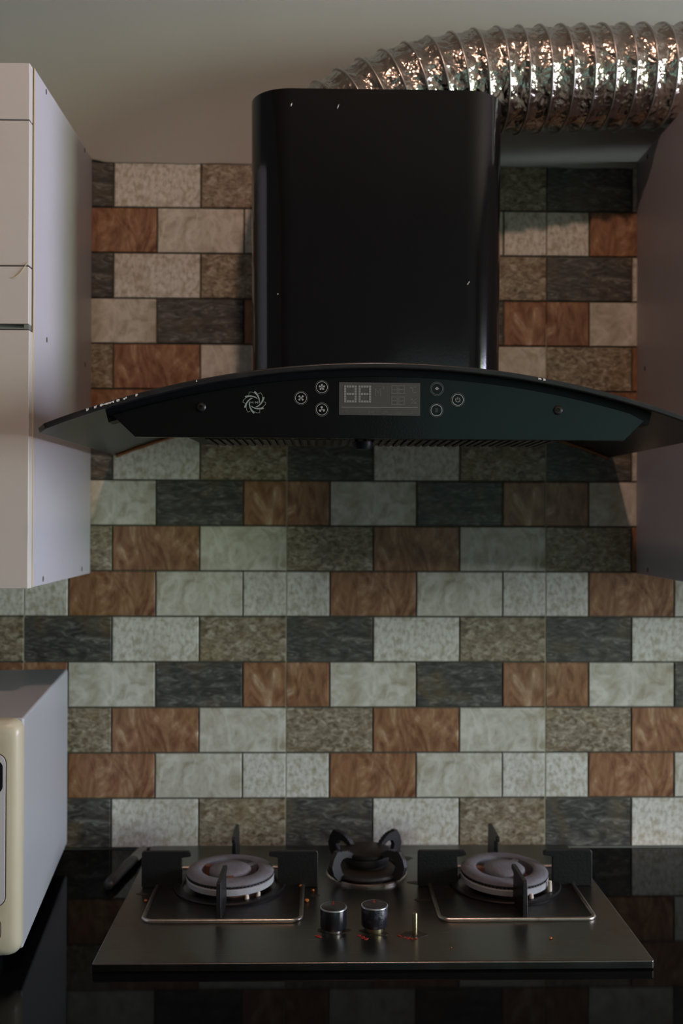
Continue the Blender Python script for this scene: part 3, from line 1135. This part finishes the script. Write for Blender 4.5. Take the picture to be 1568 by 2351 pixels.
# ------------------------------------------------------------------ gas hob
ZT = 0.8745
X0, X1, Y0, Y1 = -0.368, 0.3635, -0.492, -0.030
hob = thing('gas_hob', 'brushed steel three-burner gas hob set on the black worktop', 'gas hob', (0, Y1, COUNTER))
pts = rrect(X0, X1, Y0, Y1, 0.004, 4)
plate = prism('top_plate', pts, 'xy', COUNTER + 0.0005, ZT, 'steel', hob, bevel=0.0022, bseg=3)


def large_burner(cx, cy, tilt, label, pan_x0, pan_x1, right):
    """pan, rim and burner are the hob's own parts"""
    pts = rrect(pan_x0, pan_x1, -0.363, -0.148, 0.014, 6)
    pan = prism('drip_pan', pts, 'xy', ZT - 0.001, ZT + 0.0016, 'pan', hob)
    lathe('pan_well', [(0.084, 0.0016), (0.082, 0.0022), (0.078, 0.0022), (0.073, 0.0014), (0.060, 0.0013), (0.058, 0.0016)], (cx, cy, ZT), 'pan', pan, n=48)
    V, F = tubev([(x, y, ZT + 0.0022) for x, y in pts], 0.0032, 8, closed=True)
    obj('pan_rim', V, F, 'chrome', pan, smooth=60)
    Rt = Matrix.Rotation(tilt, 3, 'X') @ Matrix.Rotation(0.6 * tilt, 3, 'Y')

    def lt(name, prof, m, parent, n=64, smooth=38):
        V, F = lathev(prof, (0, 0, 0), n)
        V = [tuple(Rt @ Vector(v) + Vector((cx, cy, ZT))) for v in V]
        return obj(name, V, F, m, parent, smooth=smooth)
    base = lt('burner_base', [(0.0001, 0.001), (0.045, 0.001), (0.046, 0.006), (0.040, 0.0085), (0.052, 0.0105), (0.058, 0.0125), (0.0001, 0.0125)], 'rust', hob)
    rg = lt('burner_ring', [(0.050, 0.0105), (0.0615, 0.0105), (0.0668, 0.0125), (0.0672, 0.0205), (0.0655, 0.0222), (0.0632, 0.0226), (0.0632, 0.0246),
                            (0.0668, 0.0252), (0.0676, 0.0272), (0.0655, 0.0300), (0.0610, 0.0318), (0.0475, 0.0325), (0.0445, 0.0310), (0.0440, 0.0200), (0.0450, 0.0110), (0.050, 0.0105)], 'ash', hob)
    # the lower band is a paler casting
    lt('pale_band', [(0.0668, 0.0122), (0.0676, 0.0128), (0.0679, 0.0204), (0.0664, 0.0216), (0.0655, 0.0205), (0.0655, 0.0125), (0.0668, 0.0122)], 'ashwhite', rg)
    mbp = MB()
    for k in range(72):
        a = 2 * PI * k / 72
        d, s_ = Vector((math.cos(a), math.sin(a), 0)), Vector((-math.sin(a), math.cos(a), 0))
        q = []
        for rr in (0.0620, 0.0674):
            for ss in (-0.0009, 0.0009):
                for zz in (0.0228, 0.0262):
                    q.append(tuple(Rt @ (d * rr + s_ * ss + Vector((0, 0, zz))) + Vector((cx, cy, ZT))))
        mbp.add(q, BOXF)
    po = mbp.build('flame_ports', 'grime', rg)
    po['kind'] = 'stuff'
    cap = lt('burner_cap', [(0.0001, 0.010), (0.030, 0.010), (0.0315, 0.014), (0.0325, 0.026), (0.0318, 0.0300), (0.0285, 0.0330), (0.015, 0.0342), (0.0001, 0.0345)], 'ash', hob)
    for k in range(3):
        a = math.radians(35 + 120 * k + (20 if right else 0))
        d, s_ = Vector((math.cos(a), math.sin(a), 0)), Vector((-math.sin(a), math.cos(a), 0))
        q = []
        for rr in (0.029, 0.0465):
            for ss in (-0.0055, 0.0055):
                for zz in (0.012, 0.0305):
                    q.append(tuple(Rt @ (d * rr + s_ * ss + Vector((0, 0, zz))) + Vector((cx, cy, ZT))))
        obj('bridge', q, BOXF, 'rust' if k else 'ash', cap, bevel=0.0012)
    # igniter pin and flame sensor
    pin = [(0.058, -0.035), (0.030, -0.062)] if right else [(0.030, -0.060), (0.046, -0.046)]
    for q, (dx, dy) in enumerate(pin):
        top = 0.0215 if (right and q == 0) else 0.012
        lathe('igniter_pin', [(0.0001, 0.002), (0.0030, 0.002), (0.0034, 0.008), (0.0028, top), (0.0001, top + 0.001)], (cx + dx + (0.006 if right and q == 0 else 0), cy + dy, ZT), 'ceramic', hob, n=14)
    return pan


BY = -0.232
large_burner(-0.2125, BY, 0.0, 'left', -0.326, -0.1005, False)
large_burner(0.2140, BY, 0.03, 'right', 0.0985, 0.3225, True)


def fin(parent, cx, cy, ang, h=0.056, lean=0.0):
    poly = [(0.0745, 0.0), (0.1350, 0.0), (0.1370, 0.002), (0.1370, h - 0.003), (0.1345, h), (0.064, h), (0.0605, h - 0.003), (0.0605, h - 0.0085), (0.0745, h - 0.0105)]
    t = 0.0042
    ca, sa = math.cos(ang), math.sin(ang)
    V = []
    for s in (-t, t):
        for r, z in poly:
            tt = s * (1 - 0.25 * z / h)
            V.append((cx + r * ca - tt * sa, cy + r * sa + tt * ca, ZT + 0.0003 + z))
    n = len(poly)
    F = [tuple(range(n)), tuple(range(2 * n - 1, n - 1, -1))] + [(i, (i + 1) % n, (i + 1) % n + n, i + n) for i in range(n)]
    return obj('fin', V, F, 'iron', parent, bevel=0.0012)


for cx, lab, da in ((-0.2135, 'black iron pan support with four fins around the burner nearest the microwave', 0.0),
                    (0.2165, 'black iron pan support with four fins around the burner furthest from the microwave', 0.0)):
    ps = thing('pan_support', lab, 'pan support', (cx, -0.226, ZT), 'four-finned pan supports on the hob')
    for k, a in enumerate((0, 90, 180, 270)):
        fin(ps, cx, -0.226, math.radians(a) + (0.03 if k == 3 else 0) * (1 if cx > 0 else -1))
    lathe('base_ring', [(0.074, 0.0006), (0.086, 0.0006), (0.087, 0.0034), (0.085, 0.005), (0.075, 0.005), (0.073, 0.0034), (0.074, 0.0006)], (cx, -0.226, ZT + 0.0014), 'iron', ps, n=48)

# small centre burner
SX, SY = 0.002, -0.170
lathe('drip_dish', [(0.0001, 0.0008), (0.057, 0.0008), (0.0605, 0.0035), (0.0635, 0.0045), (0.0655, 0.0030), (0.0655, 0.0002), (0.0001, 0.0002)], (SX, SY, ZT), 'chrome', hob)
lathe('small_burner_base', [(0.0001, 0.001), (0.050, 0.001), (0.050, 0.007), (0.044, 0.012), (0.030, 0.014), (0.030, 0.020), (0.0001, 0.020)], (SX, SY, ZT), 'grime', hob)
lathe('small_burner_head', [(0.0001, 0.019), (0.034, 0.019), (0.036, 0.022), (0.0365, 0.030), (0.0345, 0.0325), (0.0001, 0.0325)], (SX, SY, ZT), 'ironsoot', hob)
lathe('small_burner_cap', [(0.0001, 0.0325), (0.0375, 0.0325), (0.0390, 0.0345), (0.0385, 0.0385), (0.036, 0.0400), (0.0001, 0.0408)], (SX, SY, ZT), 'iron', hob)
ps = thing('pan_support', 'small black claw-armed pan support over the centre rear burner', 'pan support', (SX, SY, ZT))
lathe('base_ring', [(0.0505, 0.006), (0.0600, 0.006), (0.0620, 0.009), (0.0605, 0.0125), (0.0520, 0.0135), (0.0500, 0.0105), (0.0505, 0.006)], (SX, SY, ZT), 'ironsoot', ps)
claw = [(0.052, 0.008), (0.068, 0.006), (0.0790, 0.018), (0.0835, 0.032), (0.0800, 0.044), (0.0720, 0.0555), (0.0660, 0.0560)]
for k in range(9):        # toothed upper edge
    t = k / 8
    r_, z_ = 0.0655 - 0.040 * t, 0.0550 - 0.0190 * t - 0.006 * math.sin(PI * t) * -1
    claw.append((r_ + 0.0012, z_ - 0.0016))
    claw.append((r_, z_ + 0.0006))
claw += [(0.0225, 0.0335), (0.0235, 0.0290), (0.036, 0.0360), (0.050, 0.0415), (0.0600, 0.0410), (0.0655, 0.0330), (0.0620, 0.0210)]
for k, a in enumerate((45, 135, 225, 315)):
    ca, sa = math.cos(math.radians(a)), math.sin(math.radians(a))
    V = []
    for s in (-0.0040, 0.0040):
        for r, z in claw:
            V.append((SX + r * ca - s * sa, SY + r * sa + s * ca, ZT + z * (1.0 if k < 2 else 0.93)))
    n = len(claw)
    F = [tuple(range(n)), tuple(range(2 * n - 1, n - 1, -1))] + [(i, (i + 1) % n, (i + 1) % n + n, i + n) for i in range(n)]
    obj('claw_arm', V, F, 'iron' if k < 2 else 'ironsoot', ps)

# knobs and the bare spindle
KY = -0.394
for k, (kx, lift, m_) in enumerate(((-0.0545, 0.0, 'knob'), (0.0028, 0.0025, 'knobworn'))):
    kb = lathe('control_knob', [(0.0001, 0.0055), (0.0175, 0.0055), (0.0186, 0.0075), (0.0186, 0.0315), (0.0178, 0.0335), (0.0160, 0.0340), (0.0001, 0.0340)], (kx, KY, ZT + lift), m_, hob, n=56, smooth=30)
    lathe('knob_rim', [(0.0183, 0.0325), (0.0188, 0.0325), (0.0186, 0.0336), (0.0176, 0.0343), (0.0172, 0.0341), (0.0183, 0.0325)], (kx, KY, ZT + lift), 'knobrim', kb, n=56)
    lathe('knob_collar', [(0.0001, 0.0005 - lift), (0.0125, 0.0005 - lift), (0.0125, 0.006), (0.0001, 0.006)], (kx, KY, ZT + lift), 'brass' if k else 'chrome', kb, n=32)
    box('pointer', kx - 0.0010, kx + 0.0010, KY + 0.0055, KY + 0.0165, ZT + lift + 0.0338, ZT + lift + 0.0344, 'red', kb)
sp = lathe('spindle', [(0.0001, 0.0005), (0.0036, 0.0005), (0.0036, 0.0285), (0.0030, 0.0298), (0.0001, 0.0300)], (0.0580, -0.4075, ZT), 'brass', hob, n=20)


def blotch(name, cx, cy, r, m, parent, seed, sq=1.0, h=0.0004, n=26, z=ZT):
    rs = random.Random(seed)
    ph = [rs.uniform(0, 6.28) for _ in range(4)]
    pts = []
    for k in range(n):
        a = 2 * PI * k / n
        q = r * (1 + 0.18 * math.sin(2 * a + ph[0]) + 0.14 * math.sin(3 * a + ph[1]) + 0.1 * math.sin(5 * a + ph[2]) + 0.06 * math.sin(9 * a + ph[3]))
        pts.append((cx + q * math.cos(a), cy + q * sq * math.sin(a)))
    return prism(name, pts, 'xy', z - 0.0003, z + h, m, parent)


blotch('grease_stain', 0.0565, -0.4060, 0.0150, 'grime', plate, 3, 0.75)
blotch('grease_stain', 0.0030, -0.3960, 0.0195, 'grime', plate, 5, 0.70)
blotch('grease_stain', -0.0540, -0.3960, 0.0190, 'grime', plate, 8, 0.70)
rm = random.Random(11)
for kx in (-0.0545, 0.0028, 0.0580):
    for q in range(6 if kx > 0.03 else (4 if kx > -0.02 else 2)):
        a = math.radians(205 + 13 * q + rm.uniform(-4, 4))
        rr = 0.0235 + rm.uniform(-0.002, 0.003)
        blotch('red_mark', kx + rr * math.cos(a), -0.4030 + rr * 0.8 * math.sin(a), rm.uniform(0.0018, 0.0034), 'red', plate, 20 + q, 0.8, 0.0007, 12)
for q, (gx, gy, gr) in enumerate(((0.085, -0.215, 0.016), (0.080, -0.285, 0.010), (0.070, -0.100, 0.014), (-0.080, -0.265, 0.007), (-0.345, -0.255, 0.008))):
    blotch('grease_stain', gx, gy, gr, 'grime', plate, 40 + q, 0.6)

# orange crumbs of food
crumbs = [(-0.0455, -0.2050, 0.0045, ZT + 0.013), (0.0470, -0.2120, 0.0045, ZT + 0.013), (-0.0930, -0.2890, 0.0036, ZT), (-0.0840, -0.2460, 0.0024, ZT),
          (-0.3340, -0.2850, 0.0026, ZT), (-0.1030, -0.2330, 0.0030, ZT + 0.0016), (0.243, -0.424, 0.0022, ZT), (0.1025, -0.452, 0.0011, ZT), (0.0105, -0.215, 0.0024, ZT + 0.008)]
CL = ['larger orange food crumb in the centre burner on the side of the microwave', 'yellow-orange food crumb in the centre burner furthest from the microwave',
      'orange food crumb on the steel between left drip pan and knobs', 'small brown-orange crumb beside the left pan support',
      'tiny orange crumb at the left edge of the left drip pan', 'thin orange crumb at the foot of the left pan support',
      'tiny orange crumb on the steel in front of the right drip pan', 'tiny pale speck on the steel near the bare spindle', 'small orange crumb at the front of the centre burner']
for (x, y, r, z), lab in zip(crumbs, CL):
    rs = random.Random(int(x * 1e4))
    V, F = [], []
    nlat, nlon = 5, 8
    for i in range(nlat):
        th = PI * (i + 0.5) / nlat
        for k in range(nlon):
            a = 2 * PI * k / nlon
            q = r * rs.uniform(0.75, 1.15)
            V.append((x + q * math.sin(th) * math.cos(a), y + q * math.sin(th) * math.sin(a), max(z + 0.0002, z + r * 0.62 + 0.65 * q * math.cos(th))))
    for i in range(nlat - 1):
        for k in range(nlon):
            l = (k + 1) % nlon
            F.append((i * nlon + k, i * nlon + l, (i + 1) * nlon + l, (i + 1) * nlon + k))
    F += [tuple(range(nlon)), tuple(range((nlat - 1) * nlon, nlat * nlon))]
    o = obj('food_crumb', V, F, 'crumb', None)
    o['label'], o['category'], o['group'] = lab, 'crumb', 'food crumbs on the hob'

# ------------------------------------------------------------------ knife behind the hob corner
a_ = Vector((-0.4065, -0.205, 0))
b_ = Vector((-0.3895, -0.088, 0))
d = (b_ - a_).normalized()
s_ = Vector((d.y, -d.x, 0))
kn = thing('kitchen_knife', 'small black-handled kitchen knife lying on the worktop beside the hob', 'knife', (a_.x, a_.y, COUNTER))
V, F = [], []
secs = [(0.0, 0.0065, 0.009), (0.004, 0.0095, 0.014), (0.02, 0.0105, 0.0165), (0.06, 0.0095, 0.0155), (0.10, 0.0105, 0.0165), (0.117, 0.0100, 0.0150), (0.120, 0.0080, 0.0120)]
for t, hw, hh in secs:
    c = a_ + d * t
    for k in range(12):
        an = 2 * PI * k / 12
        V.append(tuple(c + s_ * hw * math.cos(an) + Vector((0, 0, COUNTER + 0.0004 + hh / 2 + hh / 2 * math.sin(an)))))
for i in range(len(secs) - 1):
    for k in range(12):
        l = (k + 1) % 12
        F.append((i * 12 + k, i * 12 + l, (i + 1) * 12 + l, (i + 1) * 12 + k))
F += [tuple(range(12)), tuple(range((len(secs) - 1) * 12, len(secs) * 12))]
obj('handle', V, F, 'handle', kn, smooth=45)
e0 = a_ + d * 0.118
V, F = [], []
for t, wl, wr in ((0.0, -0.011, 0.010), (0.035, -0.0115, 0.0085), (0.060, -0.0105, 0.004), (0.073, -0.006, -0.003)):
    c = e0 + d * t
    zb = COUNTER + 0.0060
    V += [tuple(c + s_ * wl + Vector((0, 0, zb + 0.0018))), tuple(c + s_ * wr + Vector((0, 0, zb + 0.0011))),
          tuple(c + s_ * wr + Vector((0, 0, zb + 0.0009))), tuple(c + s_ * wl + Vector((0, 0, zb)))]
for i in range(3):
    for k in range(4):
        l = (k + 1) % 4
        F.append((i * 4 + k, i * 4 + l, i * 4 + 4 + l, i * 4 + 4 + k))
F += [(0, 1, 2, 3), (12, 13, 14, 15)]
obj('blade', V, F, 'blade', kn)
